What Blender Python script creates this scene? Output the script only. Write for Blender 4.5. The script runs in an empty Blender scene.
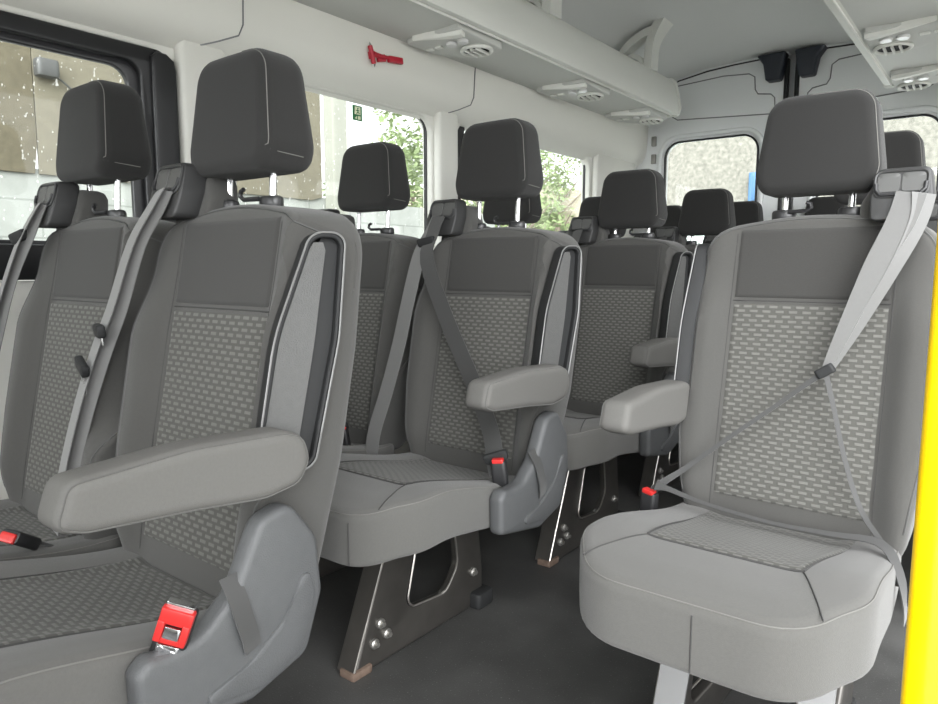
import bpy, bmesh, math, random
from mathutils import Vector, Matrix
random.seed(4)
PI = math.pi
S = bpy.context.scene
COL = S.collection

# ------------------------------------------------------------------ camera, sky, exposure
F_PX, VPX, HY = 700.0, 1015.0, 268.0
pitch = math.atan((352 - HY) / F_PX)
yaw = math.atan2(VPX - 469, F_PX / math.cos(pitch))
cam_d = bpy.data.cameras.new('camera')
cam = bpy.data.objects.new('camera', cam_d)
COL.objects.link(cam)
sy, cy, sp, cp = math.sin(yaw), math.cos(yaw), math.sin(pitch), math.cos(pitch)
Fv = Vector((-sy * cp, cy * cp, -sp)); Rv = Vector((cy, sy, 0)); Uv = Rv.cross(Fv)
rot = Matrix((Rv, Uv, -Fv)).transposed()
cam.matrix_world = Matrix.Translation((0, 0, 0.9)) @ rot.to_4x4()
cam_d.sensor_fit = 'HORIZONTAL'; cam_d.sensor_width = 36; cam_d.lens = 36 * F_PX / 938
cam_d.clip_start = 0.02; cam_d.clip_end = 300
S.camera = cam

SKY_BASE, SKY_GLOW = 0.9, 5.5
W = bpy.data.worlds.new('overcast_sky'); S.world = W; W.use_nodes = True
nt = W.node_tree; nt.nodes.clear()
wo = nt.nodes.new('ShaderNodeOutputWorld'); bg = nt.nodes.new('ShaderNodeBackground')
tc = nt.nodes.new('ShaderNodeTexCoord'); sx = nt.nodes.new('ShaderNodeSeparateXYZ')
cr = nt.nodes.new('ShaderNodeValToRGB')
cr.color_ramp.elements[0].position = 0.0; cr.color_ramp.elements[0].color = (0.90, 0.92, 0.93, 1)
cr.color_ramp.elements[1].position = 1.0; cr.color_ramp.elements[1].color = (0.98, 0.99, 1.0, 1)
nt.links.new(tc.outputs['Generated'], sx.inputs[0]); nt.links.new(sx.outputs['Z'], cr.inputs[0])
SUN_DIR = Vector((0.42, -0.86, 0.38)).normalized()
dt = nt.nodes.new('ShaderNodeVectorMath'); dt.operation = 'DOT_PRODUCT'; dt.inputs[1].default_value = SUN_DIR
nrm = nt.nodes.new('ShaderNodeVectorMath'); nrm.operation = 'NORMALIZE'
nt.links.new(tc.outputs['Generated'], nrm.inputs[0]); nt.links.new(nrm.outputs[0], dt.inputs[0])
gl_ = nt.nodes.new('ShaderNodeMapRange'); gl_.interpolation_type = 'SMOOTHSTEP'
gl_.inputs['From Min'].default_value = 0.5; gl_.inputs['From Max'].default_value = 1.0
gl_.inputs['To Min'].default_value = SKY_BASE; gl_.inputs['To Max'].default_value = SKY_GLOW     # thin cloud round a hidden sun
nt.links.new(dt.outputs['Value'], gl_.inputs['Value']); nt.links.new(gl_.outputs[0], bg.inputs[1])
nt.links.new(cr.outputs[0], bg.inputs[0])
nt.links.new(bg.outputs[0], wo.inputs[0])

vs = S.view_settings
vs.view_transform = 'Standard'; vs.look = 'None'; vs.gamma = 1.0; vs.use_curve_mapping = False
vs.exposure = 1.5
try:
    S.cycles.max_bounces = 10; S.cycles.diffuse_bounces = 6; S.cycles.transparent_max_bounces = 16
    S.cycles.use_denoising = True
    S.cycles.sample_clamp_indirect = 8
except Exception:
    pass

# ------------------------------------------------------------------ materials
def _mat(name):
    m = bpy.data.materials.new(name); m.use_nodes = True
    n = m.node_tree; b = n.nodes['Principled BSDF']
    return m, n, b
def mat(name, col, rough=0.6, metal=0.0, noise=0.0, nscale=20.0, bump=0.0, bscale=200.0, spec=0.5, sheen=0.0):
    m, n, b = _mat(name)
    c = (*col, 1) if len(col) == 3 else col
    b.inputs['Base Color'].default_value = c
    b.inputs['Roughness'].default_value = rough
    b.inputs['Metallic'].default_value = metal
    b.inputs['Specular IOR Level'].default_value = spec
    if sheen:
        b.inputs['Sheen Weight'].default_value = sheen
        b.inputs['Sheen Roughness'].default_value = 0.6
    t = n.nodes.new('ShaderNodeTexCoord')
    if noise:
        nz = n.nodes.new('ShaderNodeTexNoise'); nz.inputs['Scale'].default_value = nscale
        nz.inputs['Detail'].default_value = 5
        mx = n.nodes.new('ShaderNodeMix'); mx.data_type = 'RGBA'
        mx.inputs[6].default_value = tuple(x * (1 - noise) for x in c[:3]) + (1,)
        mx.inputs[7].default_value = tuple(min(1, x * (1 + noise)) for x in c[:3]) + (1,)
        n.links.new(t.outputs['Object'], nz.inputs['Vector'])
        n.links.new(nz.outputs[0], mx.inputs[0]); n.links.new(mx.outputs[2], b.inputs['Base Color'])
    if bump:
        nb = n.nodes.new('ShaderNodeTexNoise'); nb.inputs['Scale'].default_value = bscale
        nb.inputs['Detail'].default_value = 3
        bp = n.nodes.new('ShaderNodeBump'); bp.inputs['Strength'].default_value = bump
        bp.inputs['Distance'].default_value = 0.002
        n.links.new(t.outputs['Object'], nb.inputs['Vector'])
        n.links.new(nb.outputs[0], bp.inputs['Height']); n.links.new(bp.outputs[0], b.inputs['Normal'])
    return m

def dash_fabric(name, base, dash, pu, pv, fu, fv):
    """woven cloth with staggered little dashes, laid out in metres on the UV map"""
    m, n, b = _mat(name)
    b.inputs['Roughness'].default_value = 0.85; b.inputs['Specular IOR Level'].default_value = 0.3; b.inputs['Sheen Weight'].default_value = 0.09; b.inputs['Sheen Roughness'].default_value = 0.5
    uv = n.nodes.new('ShaderNodeUVMap'); uv.uv_map = 'uv'
    sp_ = n.nodes.new('ShaderNodeSeparateXYZ'); n.links.new(uv.outputs[0], sp_.inputs[0])
    def M(op, a, bb=None, c=None):
        q = n.nodes.new('ShaderNodeMath'); q.operation = op
        for i, v in enumerate((a, bb, c)):
            if v is None: continue
            if isinstance(v, (int, float)): q.inputs[i].default_value = v
            else: n.links.new(v, q.inputs[i])
        return q.outputs[0]
    v = M('DIVIDE', sp_.outputs['Y'], pv)
    row = M('FLOOR', v)
    off = M('MULTIPLY', M('MODULO', row, 2.0), 0.5)
    u = M('ADD', M('DIVIDE', sp_.outputs['X'], pu), off)
    uf = M('ABSOLUTE', M('SUBTRACT', M('FRACT', u), 0.5)); vf = M('ABSOLUTE', M('SUBTRACT', M('FRACT', v), 0.5))
    def edge(x, half, soft):
        q = n.nodes.new('ShaderNodeMapRange'); q.interpolation_type = 'SMOOTHSTEP'
        q.inputs['From Min'].default_value = half - soft; q.inputs['From Max'].default_value = half + soft
        q.inputs['To Min'].default_value = 1; q.inputs['To Max'].default_value = 0
        n.links.new(x, q.inputs['Value']); return q.outputs[0]
    mask = M('MULTIPLY', edge(uf, fu / 2, 0.05), edge(vf, fv / 2, 0.09))
    mx = n.nodes.new('ShaderNodeMix'); mx.data_type = 'RGBA'
    mx.inputs[6].default_value = (*base, 1); mx.inputs[7].default_value = (*dash, 1)
    n.links.new(mask, mx.inputs[0]); n.links.new(mx.outputs[2], b.inputs['Base Color'])
    bp = n.nodes.new('ShaderNodeBump'); bp.inputs['Strength'].default_value = 0.6; bp.inputs['Distance'].default_value = 0.0015
    n.links.new(mask, bp.inputs['Height']); n.links.new(bp.outputs[0], b.inputs['Normal'])
    return m

def speckle(name, base, spot, scale, thr, rough, bump=0.0):
    m, n, b = _mat(name)
    b.inputs['Roughness'].default_value = rough
    t = n.nodes.new('ShaderNodeTexCoord')
    nz = n.nodes.new('ShaderNodeTexNoise'); nz.inputs['Scale'].default_value = scale; nz.inputs['Detail'].default_value = 2
    n2 = n.nodes.new('ShaderNodeTexNoise'); n2.inputs['Scale'].default_value = 3.5; n2.inputs['Detail'].default_value = 6
    n.links.new(t.outputs['Object'], nz.inputs['Vector']); n.links.new(t.outputs['Object'], n2.inputs['Vector'])
    r = n.nodes.new('ShaderNodeValToRGB'); r.color_ramp.elements[0].position = thr; r.color_ramp.elements[1].position = thr + 0.06
    n.links.new(nz.outputs[0], r.inputs[0])
    r2 = n.nodes.new('ShaderNodeValToRGB'); r2.color_ramp.elements[0].position = 0.42; r2.color_ramp.elements[1].position = 0.72
    r2.color_ramp.elements[0].color = (*base, 1); r2.color_ramp.elements[1].color = (*[x * 1.9 for x in base], 1)
    n.links.new(n2.outputs[0], r2.inputs[0])
    mx = n.nodes.new('ShaderNodeMix'); mx.data_type = 'RGBA'; mx.inputs[7].default_value = (*spot, 1)
    n.links.new(r.outputs[0], mx.inputs[0]); n.links.new(r2.outputs[0], mx.inputs[6]); n.links.new(mx.outputs[2], b.inputs['Base Color'])
    if bump:
        bp = n.nodes.new('ShaderNodeBump'); bp.inputs['Strength'].default_value = bump; bp.inputs['Distance'].default_value = 0.002
        n.links.new(nz.outputs[0], bp.inputs['Height']); n.links.new(bp.outputs[0], b.inputs['Normal'])
    return m

def glass_mat(name, tint=(0.96, 0.98, 0.97), drops=False):
    m = bpy.data.materials.new(name); m.use_nodes = True
    n = m.node_tree; n.nodes.clear()
    o = n.nodes.new('ShaderNodeOutputMaterial'); tr = n.nodes.new('ShaderNodeBsdfTransparent'); gl = n.nodes.new('ShaderNodeBsdfGlossy')
    tr.inputs[0].default_value = (*tint, 1); gl.inputs['Roughness'].default_value = 0.02
    mx = n.nodes.new('ShaderNodeMixShader'); fr = n.nodes.new('ShaderNodeMath'); fr.operation = 'MULTIPLY_ADD'; fr.inputs[1].default_value = 0.30; fr.inputs[2].default_value = 0.02; lwt = n.nodes.new('ShaderNodeLayerWeight'); lwt.inputs[0].default_value = 0.15; n.links.new(lwt.outputs['Facing'], fr.inputs[0])
    n.links.new(fr.outputs[0], mx.inputs[0]); n.links.new(tr.outputs[0], mx.inputs[1]); n.links.new(gl.outputs[0], mx.inputs[2])
    last = mx.outputs[0]
    if drops:
        t = n.nodes.new('ShaderNodeTexCoord'); mp = n.nodes.new('ShaderNodeMapping'); mp.inputs['Scale'].default_value = (1, 1.6, 0.8)
        mp.inputs['Rotation'].default_value = (0.5, 0, 0)
        vo = n.nodes.new('ShaderNodeTexNoise'); vo.inputs['Scale'].default_value = 75; vo.inputs['Detail'].default_value = 1
        r = n.nodes.new('ShaderNodeValToRGB'); r.color_ramp.elements[0].position = 0.70; r.color_ramp.elements[1].position = 0.74
        r.color_ramp.elements[1].color = (0.55, 0.55, 0.55, 1)
        df = n.nodes.new('ShaderNodeBsdfTranslucent'); df.inputs[0].default_value = (0.95, 0.95, 0.93, 1)
        m2 = n.nodes.new('ShaderNodeMixShader')
        n.links.new(t.outputs['Object'], mp.inputs[0]); n.links.new(mp.outputs[0], vo.inputs['Vector']); n.links.new(vo.outputs[0], r.inputs[0])
        n.links.new(r.outputs[0], m2.inputs[0]); n.links.new(last, m2.inputs[1]); n.links.new(df.outputs[0], m2.inputs[2]); last = m2.outputs[0]
    n.links.new(last, o.inputs[0])
    return m

def block_wall(name, col, mortar, bw, bh):
    m, n, b = _mat(name)
    b.inputs['Roughness'].default_value = 0.9
    t = n.nodes.new('ShaderNodeTexCoord'); mp = n.nodes.new('ShaderNodeMapping'); mp.inputs['Rotation'].default_value = (PI / 2, 0, PI / 2)
    sp_ = n.nodes.new('ShaderNodeSeparateXYZ'); cb = n.nodes.new('ShaderNodeCombineXYZ')
    n.links.new(t.outputs['Object'], sp_.inputs[0]); n.links.new(sp_.outputs['Y'], cb.inputs['X']); n.links.new(sp_.outputs['Z'], cb.inputs['Y'])
    br = n.nodes.new('ShaderNodeTexBrick'); br.inputs['Scale'].default_value = 1; br.inputs['Brick Width'].default_value = bw
    br.inputs['Row Height'].default_value = bh; br.inputs['Mortar Size'].default_value = 0.006
    br.inputs['Color1'].default_value = (*col, 1); br.inputs['Color2'].default_value = (*[x * .96 for x in col], 1); br.inputs['Mortar'].default_value = (*mortar, 1)
    n.links.new(cb.outputs[0], br.inputs['Vector'])
    nz = n.nodes.new('ShaderNodeTexNoise'); nz.inputs['Scale'].default_value = 9; nz.inputs['Detail'].default_value = 8
    n.links.new(t.outputs['Object'], nz.inputs['Vector'])
    mx = n.nodes.new('ShaderNodeMix'); mx.data_type = 'RGBA'; mx.blend_type = 'MULTIPLY'; mx.inputs[0].default_value = 0.35
    n.links.new(br.outputs[0], mx.inputs[6]); n.links.new(nz.outputs[0], mx.inputs[7]); n.links.new(mx.outputs[2], b.inputs['Base Color'])
    return m

M = {}
M['fabric'] = mat('charcoal_seat_cloth', (0.052, 0.0507, 0.0472), 0.85, noise=0.10, nscale=300, bump=0.25, bscale=900, spec=0.25, sheen=0.15)
M['darkfab'] = mat('dark_knit_cloth', (0.0165, 0.0161, 0.0155), 0.9, noise=0.12, nscale=400, bump=0.3, bscale=1200, spec=0.2, sheen=0.1)
M['litcloth'] = mat('lit_cushion_cloth', (0.080, 0.078, 0.073), 0.85, noise=0.10, nscale=300, bump=0.25, bscale=900, spec=0.25, sheen=0.15)  # backrest cloth again, paler to stand for light on the upturned cushions
M['galv'] = mat('galvanised_steel', (0.20, 0.20, 0.20), 0.42, 0.55)
M['headroom'] = mat('plain_panel_cloth', (0.035, 0.034, 0.032), 0.9, noise=0.10, nscale=300, bump=0.25, bscale=900, spec=0.2, sheen=0.12)
M['insert'] = dash_fabric('dashed_seat_cloth', (0.064, 0.063, 0.057), (0.116, 0.114, 0.105), 0.0235, 0.0094, 0.62, 0.52)
M['seam'] = mat('dark_seam', (0.035, 0.034, 0.033), 0.9)
M['stitch'] = mat('pale_stitching', (0.13, 0.127, 0.118), 0.8)
M['piping'] = mat('edge_piping', (0.06, 0.06, 0.058), 0.6)
M['arm'] = mat('armrest_cloth', (0.105, 0.102, 0.096), 0.75, noise=0.08, nscale=250, bump=0.2, bscale=800, spec=0.3)
M['plastic'] = mat('grained_grey_plastic', (0.070, 0.072, 0.074), 0.55, noise=0.1, nscale=60, bump=0.35, bscale=500)
M['trimlight'] = mat('grained_trim_plastic', (0.062, 0.062, 0.060), 0.5, noise=0.12, nscale=120, bump=0.5, bscale=450)
M['trimdark'] = mat('smooth_dark_plastic', (0.017, 0.0175, 0.018), 0.65, spec=0.3)
M['rim'] = mat('bright_edge_bead', (0.15, 0.15, 0.147), 0.3)
M['black'] = mat('black_plastic', (0.014, 0.014, 0.015), 0.5)
M['sleeve'] = mat('black_sleeve_plastic', (0.02, 0.02, 0.021), 0.35)
M['guide'] = mat('belt_guide_plastic', (0.026, 0.026, 0.026), 0.5, bump=0.15, bscale=500)
M['guidepanel'] = mat('belt_guide_face', (0.065, 0.065, 0.063), 0.5)
M['chrome'] = mat('chrome', (0.85, 0.85, 0.86), 0.18, 1.0)
M['steel'] = mat('black_painted_steel', (0.075, 0.070, 0.064), 0.30, 0.6, noise=0.3, nscale=18, spec=0.6)
M['steeledge'] = mat('pale_steel_edge', (0.42, 0.40, 0.37), 0.32, 0.9, noise=0.3, nscale=40)  # paler metal for the leg's front edge and hole rim
M['rust'] = mat('rusty_foot', (0.15, 0.105, 0.08), 0.7, 0.2, noise=0.5, nscale=60)
M['bolt'] = mat('zinc_bolt', (0.32, 0.31, 0.29), 0.4, 0.8)
M['belt'] = mat('grey_webbing', (0.10, 0.099, 0.096), 0.55, noise=0.06, nscale=200, spec=0.4, sheen=0.3)
M['beltdark'] = mat('dark_webbing', (0.028, 0.0277, 0.027), 0.6, noise=0.06, nscale=200, spec=0.4, sheen=0.2)
M['red'] = mat('red_button', (0.47, 0.022, 0.02), 0.35)
M['redham'] = mat('red_hammer_plastic', (0.42, 0.012, 0.03), 0.4)
M['yellow'] = mat('yellow_powder_coat', (0.95, 0.62, 0.0), 0.3)
M['trim'] = mat('warm_white_trim', (0.70, 0.695, 0.645), 0.6, bump=0.1, bscale=600)
M['pillar'] = mat('pillar_trim', (0.62, 0.615, 0.57), 0.55, bump=0.1, bscale=600)
M['ceiling'] = mat('headlining', (0.70, 0.71, 0.70), 0.9, noise=0.05, nscale=300, bump=0.2, bscale=900, spec=0.2)
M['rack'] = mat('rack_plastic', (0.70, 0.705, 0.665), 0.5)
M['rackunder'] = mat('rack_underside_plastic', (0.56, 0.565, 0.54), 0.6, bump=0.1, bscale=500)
M['racklip'] = mat('rack_wedge_plastic', (0.80, 0.80, 0.76), 0.5)
M['lens'] = mat('clear_lamp_lens', (0.75, 0.75, 0.75), 0.12)
M['doorwhite'] = mat('white_door_paint', (0.74, 0.755, 0.755), 0.3)
M['groove'] = mat('panel_groove', (0.17, 0.175, 0.18), 0.6)
M['latch'] = mat('blue_black_latch', (0.018, 0.022, 0.032), 0.45)
M['blackframe'] = mat('black_window_frame', (0.010, 0.010, 0.011), 0.4)
M['blackframe2'] = mat('satin_black_frame', (0.025, 0.025, 0.027), 0.3)
M['floor'] = speckle('speckled_vinyl_floor', (0.045, 0.0445, 0.043), (0.17, 0.17, 0.16), 260, 0.66, 0.42, 0.2)
M['glass'] = glass_mat('window_glass')
M['wetglass'] = glass_mat('rain_spotted_glass', drops=True)
M['blocks'] = block_wall('painted_blocks', (0.36, 0.37, 0.345), (0.25, 0.26, 0.24), 0.44, 0.215)
M['osb'] = mat('chipboard', (0.10, 0.086, 0.056), 0.9, noise=0.35, nscale=25)
M['osb2'] = mat('pale_chipboard', (0.145, 0.13, 0.094), 0.9, noise=0.25, nscale=25)
M['post'] = mat('cream_post', (0.24, 0.24, 0.205), 0.85, noise=0.08, nscale=8)
M['stucco'] = mat('pebbledash', (0.165, 0.158, 0.136), 0.95, noise=0.75, nscale=22, bump=0.8, bscale=30)
M['tan'] = mat('tan_bank', (0.34, 0.305, 0.23), 0.95, noise=0.35, nscale=6)
M['ground'] = mat('concrete_yard', (0.40, 0.40, 0.38), 0.9, noise=0.15, nscale=3)
M['leaf'] = mat('green_leaf', (0.17, 0.22, 0.095), 0.7, noise=0.35, nscale=3)
M['bark'] = mat('bark', (0.16, 0.13, 0.10), 0.9)
M['carwhite'] = mat('white_car_paint', (0.80, 0.82, 0.81), 0.25)
M['carglass'] = mat('car_window', (0.42, 0.50, 0.46), 0.1)
M['blue'] = mat('blue_paint', (0.05, 0.125, 0.24), 0.5)
M['tyre'] = mat('tyre', (0.02, 0.02, 0.02), 0.8)
M['signgreen'] = mat('exit_green', (0.03, 0.17, 0.06), 0.5)
M['signwhite'] = mat('exit_cream', (0.75, 0.78, 0.55), 0.5)

# ------------------------------------------------------------------ mesh building
def sstep(a, b, x):
    t = max(0.0, min(1.0, (x - a) / (b - a))); return t * t * (3 - 2 * t)

def round_poly(pts, n=96):
    """pts: (u, v, radius) counter-clockwise -> evenly resampled rounded outline"""
    out = []
    k = len(pts)
    for i in range(k):
        p0 = Vector(pts[i - 1][:2]); p = Vector(pts[i][:2]); p1 = Vector(pts[(i + 1) % k][:2]); r = pts[i][2]
        a = (p0 - p); b = (p1 - p); la, lb = a.length, b.length; a.normalize(); b.normalize()
        ang = math.acos(max(-1, min(1, a.dot(b))))
        if r <= 0 or ang > 3.12: out.append(p); continue
        d = min(r / math.tan(ang / 2), la * 0.49, lb * 0.49); r = d * math.tan(ang / 2)
        c = p + (a + b).normalized() * (r / math.sin(ang / 2))
        s = p + a * d - c; e = p + b * d - c
        a0 = math.atan2(s.y, s.x); a1 = math.atan2(e.y, e.x); da = (a1 - a0 + PI) % (2 * PI) - PI
        for j in range(9):
            t = a0 + da * j / 8; out.append(c + Vector((math.cos(t), math.sin(t))) * r)
    if n is None: return [(p.x, p.y) for p in out]
    L = [0]
    for i in range(len(out)): L.append(L[-1] + (out[(i + 1) % len(out)] - out[i]).length)
    res = []; j = 0
    for i in range(n):
        s = L[-1] * i / n
        while L[j + 1] < s: j += 1
        t = (s - L[j]) / max(1e-9, L[j + 1] - L[j]); q = out[j].lerp(out[(j + 1) % len(out)], t); res.append((q.x, q.y))
    return res

def inset(out, d):
    n = len(out); r = []
    for i in range(n):
        a = Vector(out[i - 1]); b = Vector(out[(i + 1) % n]); t = (b - a).normalized()
        r.append((out[i][0] - t.y * d, out[i][1] + t.x * d))
    return r

def edge_d(ins, rf):
    s_ = max(0.0, 1 - ins / rf); return rf * (1 - math.sqrt(max(0.0, 1 - s_ * s_)))

class MB:
    def __init__(s): s.v = []; s.f = []; s.uv = {}
    def add(s, vs, fs):
        o = len(s.v); s.v += [tuple(v) for v in vs]; s.f += [tuple(i + o for i in f) for f in fs]
        return o
    def rings(s, rings, close=True):
        n = len(rings[0]); vs = [p for r in rings for p in r]; fs = []
        for k in range(len(rings) - 1):
            for i in range(n if close else n - 1):
                j = (i + 1) % n
                fs.append((k * n + i, k * n + j, (k + 1) * n + j, (k + 1) * n + i))
        return s.add(vs, fs)
    def slab(s, out, d0, d1, rf, rb, mp, ff=None, fb=None, caps=(0.8, 0.6, 0.4, 0.2), seg=4):
        """rounded slab: outline in (u, v), depth from d0 (front) to d1 (back); mp maps (u,v,d) to 3D"""
        n = len(out); cx = sum(p[0] for p in out) / n; cy_ = sum(p[1] for p in out) / n
        ff = ff or (lambda u, v: 0); fb = fb or (lambda u, v: 0)
        R = []
        fi = inset(out, rf)
        R.append([mp(cx, cy_, d0 + ff(cx, cy_))] * n)
        for c in reversed(caps):
            R.append([mp(cx + (p[0] - cx) * c, cy_ + (p[1] - cy_) * c, d0 + ff(cx + (p[0] - cx) * c, cy_ + (p[1] - cy_) * c)) for p in fi])
        for k in range(seg + 1):
            a = PI / 2 * k / seg; ii = inset(out, rf * (1 - math.sin(a))) if k < seg else out
            R.append([mp(p[0], p[1], d0 + rf * (1 - math.cos(a)) + ff(p[0], p[1])) for p in ii])
        for k in range(seg + 1):
            a = PI / 2 * k / seg; ii = inset(out, rb * (1 - math.cos(a))) if k else out
            R.append([mp(p[0], p[1], d1 - rb * (1 - math.sin(a)) + fb(p[0], p[1])) for p in ii])
        bi = inset(out, rb)
        for c in caps:
            R.append([mp(cx + (p[0] - cx) * c, cy_ + (p[1] - cy_) * c, d1 + fb(cx + (p[0] - cx) * c, cy_ + (p[1] - cy_) * c)) for p in bi])
        R.append([mp(cx, cy_, d1 + fb(cx, cy_))] * n)
        s.rings(R); return s
    def tube(s, pts, r, n=6, closed=False):
        P = [Vector(p) for p in pts]; R = []; k = len(P); up = None
        for i in range(k):
            if closed: t = (P[(i + 1) % k] - P[i - 1])
            else: t = P[min(i + 1, k - 1)] - P[max(i - 1, 0)]
            t.normalize()
            if up is None:
                up = Vector((0, 0, 1)) if abs(t.z) < 0.9 else Vector((1, 0, 0))
            b = t.cross(up)
            if b.length < 1e-6: b = t.orthogonal()
            b.normalize(); up = b.cross(t).normalized()
            rr = r[i] if isinstance(r, (list, tuple)) else r
            R.append([P[i] + (b * math.cos(2 * PI * j / n) + up * math.sin(2 * PI * j / n)) * rr for j in range(n)])
        if closed: R.append(R[0])
        o = s.rings(R)
        if not closed:
            s.f.append(tuple(o + j for j in reversed(range(n)))); s.f.append(tuple(o + (k - 1) * n + j for j in range(n)))
        return s
    def box(s, c, d, bev=0.0, rot=None):
        """box of full size d at c; rounded by bev"""
        hx, hy, hz = [x / 2 for x in d]
        out = round_poly([(-hx, -hy, bev), (hx, -hy, bev), (hx, hy, bev), (-hx, hy, bev)], None if bev == 0 else 32)
        C = Vector(c)
        def mp(u, v, w):
            p = Vector((u, v, -w))
            if rot is not None: p = rot @ p
            return C + p
        if bev == 0:
            R = [[mp(u, v, hz) for u, v in out], [mp(u, v, -hz) for u, v in out]]
            o = s.rings(R); s.f.append((o, o + 1, o + 2, o + 3)); s.f.append((o + 7, o + 6, o + 5, o + 4))
        else:
            s.slab(out, -hz, hz, bev * .7, bev * .7, mp, caps=(0.5,), seg=2)
        return s
    def ribbon(s, pts, wdir, w, th=0.0016, sub=4):
        """flat webbing strip; wdir: width direction(s)"""
        P = [Vector(p) for p in pts]
        D = [Vector(d) for d in wdir] if isinstance(wdir[0], (tuple, list, Vector)) else [Vector(wdir)] * len(P)
        Q = []; E = []
        for i in range(len(P) - 1):
            p0, p1, p2, p3 = P[max(i - 1, 0)], P[i], P[i + 1], P[min(i + 2, len(P) - 1)]
            for j in range(sub):
                t = j / sub
                Q.append(0.5 * ((2 * p1) + (p2 - p0) * t + (2 * p0 - 5 * p1 + 4 * p2 - p3) * t * t + (3 * p1 - p0 - 3 * p2 + p3) * t ** 3)); E.append(D[i].lerp(D[i + 1], t))
        Q.append(P[-1]); E.append(D[-1]); R = []
        W_ = w if isinstance(w, (list, tuple)) else [w] * len(P)
        for i, q in enumerate(Q):
            t = (Q[min(i + 1, len(Q) - 1)] - Q[max(i - 1, 0)]).normalized(); e = E[i]; e = (e - t * e.dot(t)).normalized(); nn = t.cross(e)
            fi = i / sub; a = min(int(fi), len(W_) - 1); b = min(a + 1, len(W_) - 1); ww = W_[a] + (W_[b] - W_[a]) * (fi - a)
            R.append([q + e * ww / 2 + nn * th / 2, q - e * ww / 2 + nn * th / 2, q - e * ww / 2 - nn * th / 2, q + e * ww / 2 - nn * th / 2])
        o = s.rings(R); k = len(R)
        s.f.append((o + 3, o + 2, o + 1, o)); s.f.append(tuple(o + (k - 1) * 4 + j for j in range(4)))
        return s
    def cyl(s, a, b, r, n=16, r2=None, bev=0.0):
        A, B = Vector(a), Vector(b); t = (B - A).normalized(); e = t.orthogonal().normalized(); g = t.cross(e)
        r2 = r if r2 is None else r2
        def ring(c, rr): return [c + (e * math.cos(2 * PI * j / n) + g * math.sin(2 * PI * j / n)) * rr for j in range(n)]
        R = [ring(A, 1e-5)]
        if bev: R += [ring(A, r - bev), ring(A + t * bev, r), ring(B - t * bev, r2), ring(B, r2 - bev)]
        else: R += [ring(A, r), ring(A, r), ring(B, r2), ring(B, r2)]
        R += [ring(B, 1e-5)]
        s.rings(R); return s
    def grid(s, fn, us, vs, uvf=None):
        nu, nv = len(us), len(vs)
        o = s.add([fn(u, v) for v in vs for u in us], [])
        for j in range(nv - 1):
            for i in range(nu - 1):
                a = o + j * nu + i
                s.f.append((a, a + 1, a + nu + 1, a + nu))
        if uvf:
            for j, v in enumerate(vs):
                for i, u in enumerate(us): s.uv[o + j * nu + i] = uvf(u, v)
        return s
    def mesh(s, name, mirror=False, sharp=40):
        me = bpy.data.meshes.new(name)
        vv = [(-x, y, z) for x, y, z in s.v] if mirror else s.v
        ff = [tuple(reversed(f)) for f in s.f] if mirror else s.f
        me.from_pydata(vv, [], ff)
        if s.uv:
            l = me.uv_layers.new(name='uv')
            for lp in me.loops: l.data[lp.index].uv = s.uv.get(lp.vertex_index, (0, 0))
        bm = bmesh.new(); bm.from_mesh(me)
        bmesh.ops.remove_doubles(bm, verts=bm.verts, dist=2e-6)
        bmesh.ops.dissolve_degenerate(bm, dist=1e-6, edges=bm.edges)
        if not s.uv: bmesh.ops.recalc_face_normals(bm, faces=bm.faces)
        for f in bm.faces: f.smooth = True
        for e in bm.edges:
            if len(e.link_faces) == 2 and e.calc_face_angle(0) > math.radians(sharp): e.smooth = False
        bm.to_mesh(me); bm.free(); me.update()
        return me

def plate(outer, holes, th, bev, mp, name, mirror=False):
    """flat plate with rounded holes cut in it; (u, v, w) mapped to 3D by mp"""
    cu = bpy.data.curves.new('tmp', 'CURVE'); cu.dimensions = '2D'; cu.fill_mode = 'BOTH'
    cu.extrude = th / 2 - bev; cu.bevel_depth = bev; cu.bevel_resolution = 2; cu.offset = -bev
    for o in [outer] + holes:
        sp_ = cu.splines.new('POLY'); sp_.points.add(len(o) - 1); sp_.use_cyclic_u = True
        for i, p in enumerate(o): sp_.points[i].co = (p[0], p[1], 0, 1)
    ob = bpy.data.objects.new('tmp', cu); COL.objects.link(ob)
    dg = bpy.context.evaluated_depsgraph_get()
    me = bpy.data.meshes.new_from_object(ob.evaluated_get(dg))
    bpy.data.objects.remove(ob); bpy.data.curves.remove(cu)
    for v in me.vertices:
        p = mp(*v.co); v.co = (-p[0], p[1], p[2]) if mirror else p
    bm = bmesh.new(); bm.from_mesh(me); bmesh.ops.remove_doubles(bm, verts=bm.verts, dist=1e-5)
    bmesh.ops.recalc_face_normals(bm, faces=bm.faces)
    for f in bm.faces: f.smooth = True
    for e in bm.edges:
        if len(e.link_faces) == 2 and e.calc_face_angle(0) > math.radians(35): e.smooth = False
    bm.to_mesh(me); bm.free(); me.name = name; me.materials.clear()
    return me

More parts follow.
